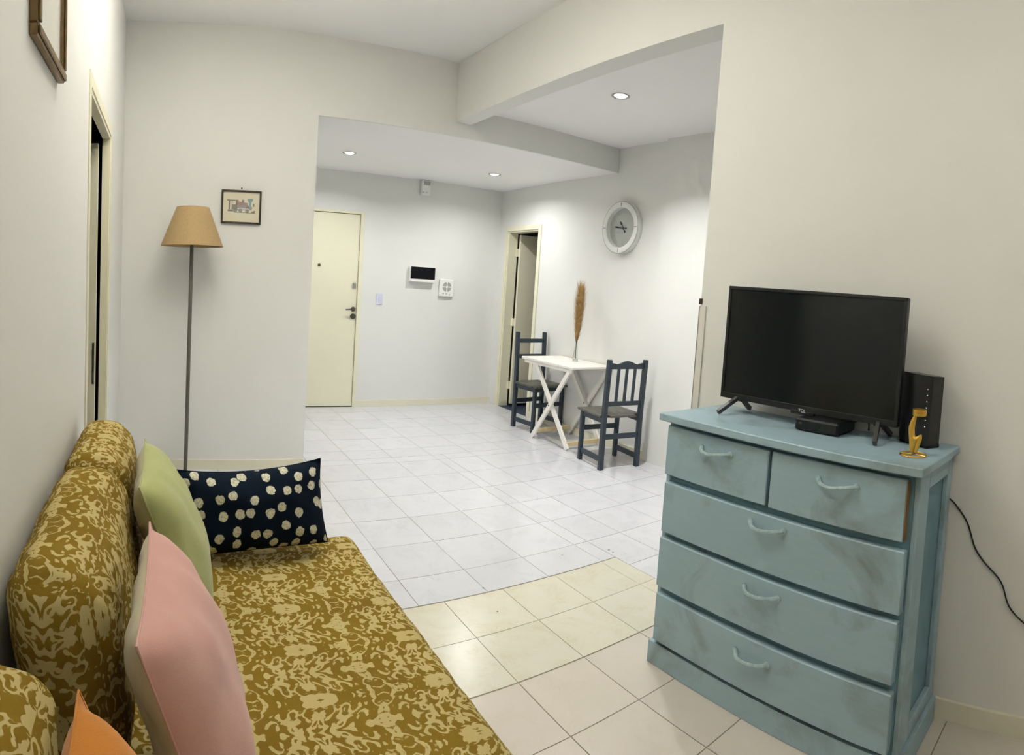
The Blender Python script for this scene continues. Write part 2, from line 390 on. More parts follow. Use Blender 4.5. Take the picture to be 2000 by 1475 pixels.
c = MB(); c.box(-.045, -.004, -.012, .06, 0, EZ + .03); c.box(wd + .004, wd + .045, -.012, .06, 0, EZ + .03); c.box(-.004, wd + .004, -.012, .06, EZ + .004, EZ + .03); c.build('frame', 'cream_enamel', d)
leaf = MB().box(0, wd, .004, .044, .006, EZ, .003).build('leaf', 'cream_enamel', d)
MB().box(-.04, wd + .04, .062, .08, 0, EZ + .03).build('door_backing', 'black_matte', d)
pk = MB().lathe([(.0, .004), (.016, .004), (.016, -.004), (.010, -.006), (.009, -.003), (0, -.003)], 20, (1.619 - EX0, 0, 1.531), 'y', False).build('peephole', 'dark_chrome', leaf, True)
MB().box(wd - .055, wd - .018, -.012, .004, 1.30, 1.355, .004).build('night_latch', 'chrome', leaf)
hd = MB().lathe([(0, .004), (.026, .004), (.026, -.006), (.02, -.009), (0, -.009)], 20, (wd - .035, 0, 1.073), 'y', False)
hd.tube([(wd - .035, -.005, 1.073), (wd - .035, -.045, 1.073), (wd - .05, -.05, 1.072), (wd - .135, -.05, 1.066)], [.009, .009, .009, .008], 10)
hd.build('lever_handle', 'dark_chrome', leaf, True)
MB().lathe([(0, .004), (.03, .004), (.03, -.01), (.022, -.018), (0, -.02)], 22, (wd - .035, 0, .995), 'y', False).build('cylinder_lock', 'dark_chrome', leaf, True)
d = sroot('door_3', (XD, RY1, 0))        # ajar door in the dining wall
L = RY1 - RY0
c = MB(); c.box(-.014, 0, 0, .055, 0, RZ + .05); c.box(-.014, 0, -L - .05, -L, 0, RZ + .05); c.box(-.014, 0, -L, 0, RZ, RZ + .05); c.build('casing', 'cream_enamel', d)
c = MB(); c.box(0, .12, -.016, 0, 0, RZ); c.box(0, .12, -L, -L + .016, 0, RZ); c.box(0, .12, -L + .016, -.016, RZ - .016, RZ); c.build('jamb', 'cream_enamel', d)
leaf = MB().box(.0, .58, -.0175, .0175, .03, RZ - .03, .002).build('leaf', 'cream_enamel', d, loc=(.125, -.06, 0), rot=(0, 0, math.radians(-2)))
for z in (.25, 1.0, 1.82): MB().box(.10, .135, -.045, -.016, z - .045, z + .045, .002).build('hinge', 'cream_enamel', d)
# corner guard on the wall edge
t = thing('corner_guard', (XR, YE, 0), 'slim pale corner guard strip on the edge of the television wall', 'corner guard')
MB().box(-.007, 0, -.034, .003, 0, 1.385).box(-.007, .04, .0, .004, 0, 1.385).build('strip', 'silver_trim', t)
MB().box(-.010, .003, -.008, .006, 1.392, 1.418, .002).build('clip', 'dark_chrome', t)

# ------------------------------------------------------------------ recessed downlights
def downlight(x, y, z, label, watt, spread=155):
    t = thing('downlight', (x, y, z), label, 'downlight', 0, 'recessed ceiling downlights')
    MB().lathe([(.046, .001), (.062, .001), (.064, -.003), (.060, -.007), (.048, -.005), (.044, .0)], 40, cap=False).build('trim_ring', 'chrome', t, True)
    MB().lathe([(.0, -.012), (.022, -.011), (.036, -.006), (.044, .0)], 32, cap=False).build('lens', 'led_lens', t, True)
    ld = bpy.data.lights.new('downlight_beam', 'AREA'); ld.shape = 'DISK'; ld.size = .08; ld.spread = math.radians(spread); ld.energy = watt; ld.color = LED_COL
    lo = bpy.data.objects.new('downlight_beam', ld); COL.objects.link(lo); lo.parent = t; lo.location = (0, 0, -.014)
    return t
downlight(1.62, 5.37, ZH, 'lit recessed downlight in the hall ceiling in front of the entry door', HALL_W)
downlight(3.14, 5.37, ZH, 'lit recessed downlight in the hall ceiling near the far corner', HALL_W)
downlight(2.78, 3.147, ZD, 'lit recessed downlight in the dining ceiling, the nearest and largest', DINING_W, 128)
# invented fill lights above the frame: opaque bowls throwing light up on the ceiling
def fill_bowl(x, y, label, watt):
    t = thing('added_fill_light', (x, y, ZC), label, 'pendant light', 0, 'added fill lights above the living room')
    PZ = -.50
    MB().lathe([(0, 0), (.05, 0), (.05, -.015), (.012, -.03), (0, -.03)], 28, cap=False).build('ceiling_rose', 'white_plastic', t, True)
    for k in range(3):
        a = 2 * math.pi * k / 3; MB().tube([(.01 * math.cos(a), .01 * math.sin(a), -.02), (.175 * math.cos(a), .175 * math.sin(a), PZ)], .0015, 6).build('hanger', 'chrome', t, True)
    MB().lathe([(.18, PZ), (.165, PZ - .04), (.13, PZ - .07), (.07, PZ - .085), (0, PZ - .09), (0, PZ - .081), (.066, PZ - .076), (.123, PZ - .062), (.157, PZ - .034), (.172, PZ), (.18, PZ)], 48, cap=False).build('bowl', 'white_plastic', t, True)
    MB().lathe([(0, PZ - .06), (.02, PZ - .058), (.03, PZ - .03), (.02, PZ - .005), (0, PZ)], 20, cap=False).build('bulb', 'fill_bulb_glow', t, True)
    ld = bpy.data.lights.new('fill_spot', 'SPOT'); ld.energy = watt; ld.color = FILL_COL; ld.shadow_soft_size = .10; ld.spot_size = math.radians(165); ld.spot_blend = 1.0
    lo = bpy.data.objects.new('fill_spot', ld); COL.objects.link(lo); lo.parent = t; lo.location = (0, 0, PZ + .005); lo.rotation_euler = (math.pi, 0, 0)
fill_bowl(.45, 2.35, 'added unseen fill light in a white bowl above the far end of the sofa', FILL_FAR_W)
fill_bowl(.75, -.55, 'added unseen fill light in a white bowl above the near end of the living room', FILL_NEAR_W)

# ------------------------------------------------------------------ chest of drawers
CX0, CX1, CY0, CY1 = 1.735, 2.090, .545, 1.535
ch = thing('chest_of_drawers', (0, 0, 0), 'pale blue painted wooden chest of five drawers against the right wall', 'chest')
b = MB(); b.box(CX0 + .012, CX1, CY0 + .018, CY1 - .018, .085, .945)
b.build('carcass', 'blue_frame_paint', ch)
for y0, y1 in ((CY0, CY0 + .018), (CY1 - .018, CY1)):
    f = MB(); f.box(CX0, CX0 + .095, y0, y1, .085, .945, .002); f.box(CX1 - .05, CX1, y0, y1, .085, .945, .002)
    f.box(CX0 + .095, CX1 - .05, y0, y1, .88, .945, .002); f.box(CX0 + .095, CX1 - .05, y0, y1, .085, .14, .002)
    f.build('side_frame', 'blue_chest_paint', ch)
f = MB()
for z0, z1 in ((.928, .945), (.712, .742), (.499, .525), (.284, .314)): f.box(CX0, CX0 + .012, CY0 + .04, CY1 - .04, z0, z1)
f.box(CX0, CX0 + .012, CY0 + .018, CY0 + .04, .085, .945); f.box(CX0, CX0 + .012, CY1 - .04, CY1 - .018, .085, .945)
f.build('front_rail', 'blue_frame_paint', ch)
MB().box(1.685, 2.098, .525, 1.552, .945, .973, .003).build('top', 'blue_chest_paint', ch)
p = MB(); p.box(1.716, 1.735, .532, 1.544, 0, .086, .002); p.box(1.735, 2.090, .532, .550, 0, .086, .002); p.box(1.735, 2.090, 1.526, 1.544, 0, .086, .002)
p.build('plinth', 'blue_chest_paint', ch)
def handle(parent, y0, y1, z, x=1.708):
    pts = []; n = 12
    for k in range(n + 1):
        t = k / n; y = y0 + (y1 - y0) * t
        dz = -.012 * math.sin(math.pi * t); dx = -.024 * min(1, math.sin(math.pi * t) * 2.2) ** .8
        pts.append((x + dx, y, z + dz + .004 * math.sin(2 * math.pi * t)))
    m_ = MB(); m_.tube(pts, [.0062 if 2 < k < n - 2 else .0072 for k in range(n + 1)], 8)
    for y in (y0, y1): m_.lathe([(0, -.006), (.011, -.004), (.011, .003), (0, .003)], 14, (x, y, z), 'x', False)
    m_.build('handle', 'handle_paint', parent, True)
plain('handle_paint', hexc('A9C2C6'), .3, .2, var=.2, scale=60)
for (y0, y1, z0, z1, ha, hb, hz) in ((1.067, 1.522, .742, .928, 1.222, 1.352, .882), (.578, 1.054, .740, .928, .742, .874, .876),
                                 (.568, 1.518, .523, .713, .984, 1.116, .679), (.572, 1.520, .312, .500, .984, 1.120, .457), (.570, 1.516, .103, .285, 1.004, 1.132, .227)):
    dr = MB().box(1.708, 1.742, y0, y1, z0, z1, .003).build('drawer', 'blue_chest_paint', ch)
    handle(dr, ha, hb, hz)
MB().box(1.7085, 1.741, .5765, .5785, .745, .92).build('drawer_edge', 'worn_edge_wood', ch)

# ------------------------------------------------------------------ television
tv = thing('television', (0, 0, 0), 'black flat screen television standing on the blue chest', 'television')
TX, ty0, ty1, tz0, tz1 = 1.955, .716, 1.470, 1.030, 1.476
MB().box(TX, TX + .022, ty0, ty1, tz0, tz1, .003).build('panel', 'black_plastic', tv)
bz = MB(); bz.box(TX - .006, TX + .002, ty0, ty1, tz1 - .012, tz1, .001); bz.box(TX - .006, TX + .002, ty0, ty1, tz0, tz0 + .022, .001)
bz.box(TX - .006, TX + .002, ty0, ty0 + .013, tz0 + .022, tz1 - .012, .001); bz.box(TX - .006, TX + .002, ty1 - .013, ty1, tz0 + .022, tz1 - .012, .001)
bz.build('bezel', 'black_plastic', tv)
MB().box(TX - .002, TX, ty0 + .013, ty1 - .013, tz0 + .022, tz1 - .012).build('screen', 'tv_screen', tv)
MB().box(TX + .022, TX + .055, ty0 + .12, ty1 - .12, tz0 + .03, tz1 - .16, .01).build('back_housing', 'black_matte', tv)
for yc in (1.385, .790):
    f = MB(); sgn = 1 if yc > 1 else -1
    f.bar((TX + .008, yc, tz0 + .012), (TX - .085, yc + sgn * .03, .983), .016, .014, (0, 1, 0)); f.bar((TX + .012, yc, tz0 + .012), (TX + .105, yc + sgn * .012, .983), .016, .014, (0, 1, 0))
    f.box(TX - .002, TX + .02, yc - .016, yc + .016, tz0 - .006, tz0 + .02, .003)
    f.build('foot', 'foot_plastic', tv)
MB().box(TX - .007, TX + .01, 1.04, 1.14, tz0 - .010, tz0 + .004, .002).build('logo_plate', 'black_plastic', tv)
def text_mesh(name, s, size, mat, parent, M_, ext=.0006):
    cu = bpy.data.curves.new(name, 'FONT'); cu.body = s; cu.size = size; cu.extrude = ext; cu.align_x = 'CENTER'; cu.align_y = 'CENTER'
    tmp = bpy.data.objects.new(name + '_tmp', cu); COL.objects.link(tmp); dg = bpy.context.evaluated_depsgraph_get()
    me = bpy.data.meshes.new_from_object(tmp.evaluated_get(dg)); bpy.data.objects.remove(tmp); bpy.data.curves.remove(cu)
    me.name = name; me.materials.clear(); me.materials.append(MATS[mat]); me.transform(M_)
    o = bpy.data.objects.new(name, me); COL.objects.link(o); o.parent = parent; return o
# text faces -X: local x -> -Y, local y -> Z
RX = Matrix(((0, 0, -1, 0), (-1, 0, 0, 0), (0, 1, 0, 0), (0, 0, 0, 1)))
text_mesh('brand_lettering', 'TCL', .017, 'white_letters', tv, Matrix.Translation((TX - .0075, 1.09, tz0 + .004)) @ RX)

# ------------------------------------------------------------------ small things on the chest
ZT = .973
t = thing('set_top_box', (1.975, 1.0, ZT), 'small black set-top box lying under the television', 'set-top box', math.radians(2))
MB().box(-.085, .075, -.085, .085, .004, .046, .006).build('case', 'black_plastic', t)
MB().box(-.0865, -.084, -.02, .07, .012, .038).build('front_window', 'tv_screen', t)
MB().box(-.087, -.0845, .055, .068, .026, .033).build('button', 'dark_chrome', t)
MB().box(-.07, .06, -.07, .07, 0, .004).build('rubber_base', 'black_matte', t)
MB().tube([(.07, -.06, .02), (.09, -.10, .05), (.085, -.135, .035), (.10, -.13, .008)], .004, 8).build('lead', 'cord_black', t, True)
t = thing('router', (2.015, .655, ZT), 'tall black internet router with a column of indicator lights', 'router', math.radians(-28))
poly = []; hw = .075
for k in range(13):
    a = -1 + 2 * k / 12; poly.append((-.028 - .020 * (1 - a * a), a * hw))
poly += [(.034, hw * .86), (.042, 0), (.034, -hw * .86)]
# slightly slanting top and base
v = [(x, y, .0 + .012) for x, y in poly] + [(x, y, .246 - .05 * (x + .03)) for x, y in poly]; n = len(poly)
rb = MB().add(v, [tuple(range(n))[::-1], tuple(range(n, 2 * n))] + [(i, (i + 1) % n, (i + 1) % n + n, i + n) for i in range(n)]).build('housing', 'black_plastic', t, True)
MB().box(-.03, .034, -.07, .07, 0, .014, .003).build('stand', 'black_matte', t)
for k in range(7):
    MB().lathe([(0, -.001), (.0017, -.0008), (.0017, .001)], 10, (-.0362, -.060, .075 + k * .021), 'x', False).build('indicator', 'indicator_led', t)
MB().tube([(.03, .06, .11), (.04, .12, .115), (.05, .18, .10)], .0045, 8).build('lead', 'cord_black', t, True)
t = thing('candle_holder', (1.838, .612, ZT), 'small gold candle holder shaped like a seated figure in front of the router', 'candle holder')
r = MB(); N = 40
r.tube([(.042 * math.cos(2 * math.pi * k / N), .042 * math.sin(2 * math.pi * k / N), .003) for k in range(N)], .0022, 8, True)
r.tube([(-.041, 0, .003), (-.01, .006, .003), (.041, 0, .003)], .0017, 6); r.tube([(0, -.041, .003), (.006, 0, .003), (0, .041, .003)], .0017, 6); r.tube([(-.03, .028, .003), (.0, .004, .003), (.03, -.028, .003)], .0017, 6)
r.build('ring_base', 'gold_metal', t, True)
# seated figure, one continuous skinned body
sk = [(0, .004, .036), (0, .010, .058), (0, .013, .088), (0, .008, .112), (0, .003, .128),           # pelvis to neck stem
      (.0, -.010, .052), (.0, -.021, .068), (.0, -.014, .040), (.0, -.005, .008),                     # raised knee, shin, foot
      (0, .006, .018), (0, .003, .006)]
ed = [(0, 1), (1, 2), (2, 3), (3, 4), (0, 5), (5, 6), (6, 7), (7, 8), (0, 9), (9, 10)]
rad = [.014, .0125, .0135, .0105, .007, .0105, .0095, .0098, .0065, .0105, .006]
me = bpy.data.meshes.new('figure'); me.from_pydata(sk, ed, []); fo = bpy.data.objects.new('figure', me); COL.objects.link(fo); fo.parent = t
md = fo.modifiers.new('skin', 'SKIN'); md.use_smooth_shade = True
for sv, q in zip(me.skin_vertices[0].data, rad): sv.radius = (q, q * .8)
me.skin_vertices[0].data[0].use_root = True
fo.modifiers.new('sub', 'SUBSURF').levels = 2; fo.modifiers['sub'].render_levels = 2
dg = bpy.context.evaluated_depsgraph_get(); m2 = bpy.data.meshes.new_from_object(fo.evaluated_get(dg)); fo.modifiers.clear(); fo.data = m2; m2.materials.clear(); m2.materials.append(MATS['gold_metal'])
MB().lathe([(0, .128), (.021, .128), (.0225, .130), (.0225, .148), (.0205, .148), (.0205, .133), (0, .133)], 30, (0, -.009, 0), 'z', False).build('cup', 'gold_metal', t, True)
# power cord on the wall
pts = [(2.1075, .60, .90), (2.1075, .58, .83), (2.1075, .563, .787), (2.108, .529, .763), (2.109, .478, .703), (2.109, .445, .625), (2.109, .407, .578), (2.109, .34, .518), (2.109, .304, .439), (2.109, .245, .389), (2.109, .15, .34), (2.109, .02, .31), (2.109, -.1, .30)]
def smooth_pts(p, n=6):
    P = [Vector(q) for q in p]; out = []
    for i in range(len(P) - 1):
        a, b, c, d = P[max(i - 1, 0)], P[i], P[i + 1], P[min(i + 2, len(P) - 1)]
        for k in range(n):
            t = k / n; out.append(.5 * ((2 * b) + (c - a) * t + (2 * a - 5 * b + 4 * c - d) * t * t + (3 * b - a - 3 * c + d) * t ** 3))
    return out + [P[-1]]
tag(MB().tube(smooth_pts(pts), .0028, 7).build('power_cord', 'cord_black', smooth=True), 'thin black power cord hanging down the wall beside the chest', 'cord')

# ------------------------------------------------------------------ floor lamp
t = thing('floor_lamp', (.175, 4.03, 0), 'floor lamp with tan tapered shade and slim grey pole in the corner', 'floor lamp')
MB().lathe([(0, 0), (.135, 0), (.138, .006), (.130, .012), (.06, .02), (.02, .034), (.014, .05), (0, .05)], 48, cap=False).build('base', 'lamp_pole_metal', t, True)
MB().lathe([(.0135, .03), (.0125, 1.60), (.010, 1.64), (0, 1.64)], 20, cap=False).build('pole', 'lamp_pole_metal', t, True)
MB().lathe([(0, 1.62), (.018, 1.62), (.018, 1.68), (.022, 1.69), (.030, 1.73), (.024, 1.765), (0, 1.78)], 20, cap=False).build('bulb', 'white_plastic', t, True)
sh = MB().lathe([(.206, 1.572), (.107, 1.824), (.104, 1.824), (.203, 1.572), (.206, 1.572)], 64, cap=False).build('shade', 'shade_cloth', t, True)
rg = MB()
for rr, zz in ((.204, 1.574), (.1055, 1.822)): rg.tube([(rr * math.cos(2 * math.pi * k / 48), rr * math.sin(2 * math.pi * k / 48), zz) for k in range(48)], .0022, 6, True)
for k in range(3):
    a = 2 * math.pi * k / 3; rg.tube([(.104 * math.cos(a), .104 * math.sin(a), 1.815), (0.012 * math.cos(a), .012 * math.sin(a), 1.63)], .0018, 6)
rg.build('shade_wire', 'shade_cloth', sh, True)

# ------------------------------------------------------------------ pictures
t = thing('picture', (.518, YA, 1.862), 'small dark-framed print of an old steam locomotive beside the floor lamp', 'picture')
PWd, PHt = .278, .229
f = MB()
for (x0, x1, z0, z1) in ((-PWd / 2, PWd / 2, PHt / 2 - .012, PHt / 2), (-PWd / 2, PWd / 2, -PHt / 2, -PHt / 2 + .012), (-PWd / 2, -PWd / 2 + .012, -PHt / 2 + .012, PHt / 2 - .012), (PWd / 2 - .012, PWd / 2, -PHt / 2 + .012, PHt / 2 - .012)): f.box(x0, x1, -.022, 0, z0, z1, .002)
f.build('frame', 'frame_dark_wood', t)
pr = MB().box(-PWd / 2 + .01, PWd / 2 - .01, -.010, -.004, -PHt / 2 + .01, PHt / 2 - .01).build('print', 'print_paper', t)
sxy = lambda u, v: ((u - 805) / 1190 * PWd, -(v - 765) / 1010 * PHt)    # sketch units of the print
def ink(polys, mat):
    w = MB()
    for q in polys: w.prism([sxy(*p) for p in q][::-1], -.0108, -.0099, 'y')
    w.build('ink_' + mat[4:], mat, pr)['kind'] = 'stuff'
rect = lambda a, b, c, d: [(a, b), (c, b), (c, d), (a, d)]
circ = lambda x, y, r_, n=14: [(x + r_ * math.cos(2 * math.pi * k / n), y + r_ * math.sin(2 * math.pi * k / n)) for k in range(n)]
ink([rect(380, 548, 720, 582), rect(432, 580, 470, 840), rect(520, 580, 545, 840), rect(640, 580, 690, 700), rect(545, 690, 690, 840), rect(405, 850, 560, 905), [(1100, 900), (1220, 850), (1220, 945), (1120, 945)], rect(830, 540, 890, 630), rect(1150, 640, 1200, 740)], 'ink_brown')
ink([[(690, 590), (1000, 640), (1000, 700), (690, 700)], rect(700, 700, 960, 745)], 'ink_red')
ink([[(990, 500), (1150, 490), (1150, 545), (1095, 640), (1090, 730), (1045, 730), (1040, 640), (990, 545)]], 'ink_teal')
ink([rect(690, 745, 1040, 800), rect(570, 840, 640, 920), circ(780, 870, 62), circ(650, 880, 40), circ(985, 880, 58), circ(1080, 780, 55), rect(960, 700, 1030, 800)], 'ink_grey')
ink([rect(560, 835, 1130, 850), rect(600, 925, 1110, 938)], 'ink_dark')
MB().box(-PWd / 2 + .011, PWd / 2 - .011, -.0145, -.013, -PHt / 2 + .011, PHt / 2 - .011).build('glass', 'picture_glass', t)
MB().tube([(.0, 0, PHt / 2 + .012), (0, -.014, PHt / 2 + .016)], .004, 8).build('nail', 'black_matte', t)
t = thing('picture', (XL, 1.487, 2.16), 'large bronze-framed picture hanging high on the left wall', 'picture')
f = MB(); g2 = MB(); hw, hh, fwid = .176, .262, .026
for (y0, y1, z0, z1) in ((-hw, hw, hh - fwid, hh), (-hw, hw, -hh, -hh + fwid), (-hw, -hw + fwid, -hh + fwid, hh - fwid), (hw - fwid, hw, -hh + fwid, hh - fwid)):
    f.box(0, .020, y0, y1, z0, z1, .003)
    g2.box(.0205, .026, y0 + .004 if y1 - y0 < .1 else y0 + .004, y1 - .004, z0 + .004, z1 - .004, .002)
f.build('frame', 'frame_bronze', t); g2.build('gilt_face', 'frame_bronze', t)
MB().box(.004, .010, -hw + fwid - .004, hw - fwid + .004, -hh + fwid - .004, hh - fwid + .004).build('print', 'print_pale', t)
MB().box(.013, .0145, -hw + fwid - .002, hw - fwid + .002, -hh + fwid - .002, hh - fwid + .002).build('glass', 'picture_glass', t)

# ------------------------------------------------------------------ things on the hall wall
t = thing('breaker_panel', (2.80, YB, 1.49), 'white breaker panel with smoked black cover on the hall wall', 'electrical panel')
MB().box(-.153, .153, -.05, 0, -.088, .086, .006).build('body', 'white_plastic', t)
MB().box(-.147, .147, -.062, -.049, -.050, .082, .003).build('cover', 'smoked_cover', t)
MB().box(-.148, .148, -.064, -.049, -.086, -.054, .004).build('lower_lip', 'white_plastic', t)
t = thing('doorbell_chime', (3.118, YB, 1.355), 'white square door chime with round speaker grille on the hall wall', 'door chime')
MB().box(-.088, .088, -.035, 0, -.098, .098, .006).build('body', 'white_plastic', t)
for q in range(4):
    a0 = math.radians(q * 90 + 10); a1 = math.radians(q * 90 + 80)
    ps = [(.018 * math.cos(a), .018 * math.sin(a) + .012) for a in (a0, a1)]
    arc = [(.056 * math.cos(a0 + (a1 - a0) * k / 6), .056 * math.sin(a0 + (a1 - a0) * k / 6) + .012) for k in range(7)]
    MB().prism([ps[0]] + arc + [ps[1]], -.0365, -.034, 'y').build('grille', 'grille_grey', t)
for x, z in ((-.044, -.066), (-.004, -.067), (.038, -.076)): MB().box(x - .008, x + .008, -.037, -.034, z - .005, z + .005).build('button', 'grille_grey', t)
t = thing('light_switch', (2.316, YB, 1.195), 'pale bluish light switch plate beside the entry door', 'light switch')
MB().box(-.036, .036, -.010, 0, -.06, .06, .004).build('plate', 'pale_blue_plastic', t)
for z in (-.028, .0, .028): MB().box(-.014, .014, -.014, -.009, z - .011, z + .011, .002).build('rocker', 'pale_blue_plastic', t)
t = thing('alarm_sensor', (2.785, YB, 2.445), 'small white alarm box on the hall wall just below the ceiling', 'alarm box')
MB().box(-.055, .055, -.06, 0, -.075, .085, .008).build('body', 'white_plastic', t)
MB().box(-.04, .04, -.066, -.059, .03, .07, .003).build('lens', 'grille_grey', t)
for x in (-.04, .0): MB().box(x - .006, x + .006, -.062, -.059, -.055, -.045).build('screw', 'grille_grey', t)

# ------------------------------------------------------------------ wall clock
t = thing('wall_clock', (XD, 4.11, 2.02), 'round pale grey wall clock with thick rim above the dining table', 'clock')
R0, R1 = .235, .182
MB().lathe([(R0 - .004, 0), (R0, -.006), (R0, -.058), (R0 - .005, -.064), (R1 + .006, -.064), (R1, -.060), (R1 - .004, -.018), (R1 - .004, -.004)], 72, axis='x', cap=False).build('rim', 'clock_rim', t, True)
MB().lathe([(0, -.016), (R1 - .003, -.016), (R1 - .003, -.012), (0, -.012)], 64, axis='x', cap=False).build('face', 'clock_face', t, True)
for k in range(4):
    a = k * math.pi / 2; cy, cz = math.cos(a), math.sin(a)
    MB().bar((-.0645, cy * (R1 + .008), cz * (R1 + .008)), (-.0645, cy * (R0 - .010), cz * (R0 - .010)), .004, .003, (1, 0, 0)).build('rim_mark', 'clock_dark', t)
for k in range(1, 13):
    a = math.pi / 2 - k * math.pi / 6      # viewed from -X, left is +Y
    text_mesh('numeral', str(k), .034, 'grille_grey', t, Matrix.Translation((-.0165, -.145 * math.cos(a), .145 * math.sin(a))) @ RX, .0003)
def hand(ang, ln, wdt, x):
    a = math.radians(90 - ang); dy, dz = -math.cos(a), math.sin(a)
    w = MB(); w.bar((x, -dy * .05, -dz * .05), (x, dy * ln, dz * ln), wdt, .0015, (1, 0, 0)); w.bar((x, dy * ln * .55, dz * ln * .55), (x, dy * ln * .9, dz * ln * .9), wdt * 2.2, .0015, (1, 0, 0)); w.bar((x, -dy * .05, -dz * .05), (x, -dy * .03, -dz * .03), wdt * 2.6, .0015, (1, 0, 0)); return w.build('hand', 'clock_dark', t)
MB().tube([(-.060, R0 * math.cos(2 * math.pi * k / 64), R0 * math.sin(2 * math.pi * k / 64)) for k in range(64)], .0028, 6, True).build('outline_ring', 'grille_grey', t, True)
hand(323, .075, .007, -.020); hand(277, .11, .006, -.023)
MB().lathe([(0, -.026), (.011, -.026), (.011, -.016)], 18, axis='x', cap=False).build('hub', 'clock_dark', t, True)

# ------------------------------------------------------------------ dining chairs
def chair(loc, rz, label, hgt, seat_z, wid, dep, slatted, lean=.02):
    t = thing('dining_chair', loc, label, 'chair', rz, 'navy wooden dining chairs')
    lw = .034; hx, hy = wid / 2, dep / 2
    for s in (-1, 1):
        w = MB(); w.box(s * hx - lw / 2, s * hx + lw / 2, hy - lw, hy, 0, seat_z - .02, .003); w.build('leg', 'navy_chair_paint', t)
        w = MB(); x0, x1 = s * hx - lw / 2, s * hx + lw / 2
        w.prism([(-hy, 0), (-hy + lw * 1.1, 0), (-hy + lw * 1.1, seat_z), (-hy + lw * 1.0 - lean, hgt - .006), (-hy + lw * .8 - lean, hgt), (-hy + lw * .2 - lean, hgt), (-hy - lean, hgt - .006), (-hy, seat_z)], x0, x1, 'x'); w.build('leg', 'navy_chair_paint', t)
        MB().box(s * hx - .009, s * hx + .009, -hy + lw, hy - lw, .062, .105, .002).build('stretcher', 'navy_chair_paint', t)
        MB().box(s * hx - .010, s * hx + .010, -hy + lw, hy - lw, seat_z - .062, seat_z - .02, .002).build('apron', 'navy_chair_paint', t)
    MB().box(-hx + lw / 2, hx - lw / 2, hy - lw * .75, hy - lw * .25, .25, .292, .002).build('stretcher', 'navy_chair_paint', t)
    MB().box(-hx + lw / 2, hx - lw / 2, -hy + lw * .3, -hy + lw * .85, .245, .287, .002).build('stretcher', 'navy_chair_paint', t)
    MB().box(-hx + lw / 2, hx - lw / 2, hy - lw * .75, hy - lw * .3, seat_z - .06, seat_z - .02, .002).build('apron', 'navy_chair_paint', t)
    MB().box(-hx + .012, hx - .012, -hy + lw, hy - .05, seat_z - .022, seat_z - .018).build('seat_underside', 'ply_orange', t)
    npl = 5; xw = (wid + .055) / npl
    for k in range(npl):
        xa = -wid / 2 - .0275 + k * xw; y0 = -hy + (lw * 1.15 if k in (0, npl - 1) else .004)
        MB().box(xa + .0008, xa + xw - .0008, y0, hy + .035, seat_z - .018, seat_z, .002).build('seat_plank', 'worn_seat_wood', t)
    bl = lambda z: -hy - lean * max(0, (z - seat_z)) / (hgt - seat_z) + lw * .5
    if slatted:
        z0, z1 = hgt - .075, hgt - .02; prof = []
        for k in range(25):
            a = -1 + 2 * k / 24; prof.append((a * (hx - lw / 2), z1 + .014 * math.cos(a * math.pi * 1.5) * (1 if abs(a) < .6667 else .6) - .004))
        MB().prism([(-hx + lw / 2, z0), *prof, (hx - lw / 2, z0)][::-1], bl(z0) - .010, bl(z0) + .010, 'y').build('crest_rail', 'navy_chair_paint', t)
        zr = seat_z + .078
        MB().box(-hx + lw / 2, hx - lw / 2, bl(zr) - .010, bl(zr) + .010, zr, zr + .036, .002).build('back_rail', 'navy_chair_paint', t)
        for k in (-1, 0, 1):
            x = k * (wid - lw) / 4
            MB().bar((x, bl(zr), zr + .03), (x, bl(z0), z0 + .005), .024, .012, (0, 1, 0)).build('back_slat', 'navy_chair_paint', t)
    else:
        for z0, z1 in ((hgt - .11, hgt - .068), (hgt - .268, hgt - .226)):
            MB().box(-hx + lw / 2, hx - lw / 2, bl(z0) - .009, bl(z0) + .009, z0, z1, .002).build('back_rail', 'navy_chair_paint', t)
    return t
chair((3.435, 3.705, 0), math.radians(-9), 'navy slat-back wooden chair with wavy crest, nearer end of the white table', .892, .438, .352, .365, True)
chair((3.585, 4.97, 0), math.radians(184), 'navy ladder-back wooden chair at the far end of the table by the doorway', .965, .465, .352, .35, False)

# ------------------------------------------------------------------ folding table
t = thing('folding_table', (0, 0, 0), 'white wooden folding table with crossed legs against the dining wall', 'table')
ta = (3.305, 3.785, 4.105, 4.905)
for k in range(4):
    yw = (ta[3] - ta[2]) / 4
    MB().box(ta[0], ta[1], ta[2] + k * yw + .0006, ta[2] + (k + 1) * yw - .0006, .728, .750, .003).build('top_plank', 'white_table_paint', t)
for x in (3.335, 3.755):
    MB().box(x - .012, x + .012, ta[2] + .03, ta[3] - .03, .694, .728, .002).build('top_rail', 'white_table_paint', t)
    o_ = .013 if x < 3.5 else -.013
    MB().bar((x - o_, 4.165, .70), (x - o_, 4.665, .008), .022, .040, (0, 0, 1)).build('leg', 'white_table_paint', t)
    MB().bar((x + o_, 4.700, .70), (x + o_, 4.150, .008), .022, .040, (0, 0, 1)).build('leg', 'white_table_paint', t)
    MB().lathe([(0, -.028), (.008, -.028), (.008, .028), (0, .028)], 12, (x, 4.42, .355), 'x', False).build('pivot_bolt', 'chrome', t, True)
for y in (4.645, 4.178): MB().box(3.34, 3.75, y - .012, y + .012, .05 if y > 4.4 else .03, .088 if y > 4.4 else .068, .002).build('stretcher', 'table_bare_wood', t)
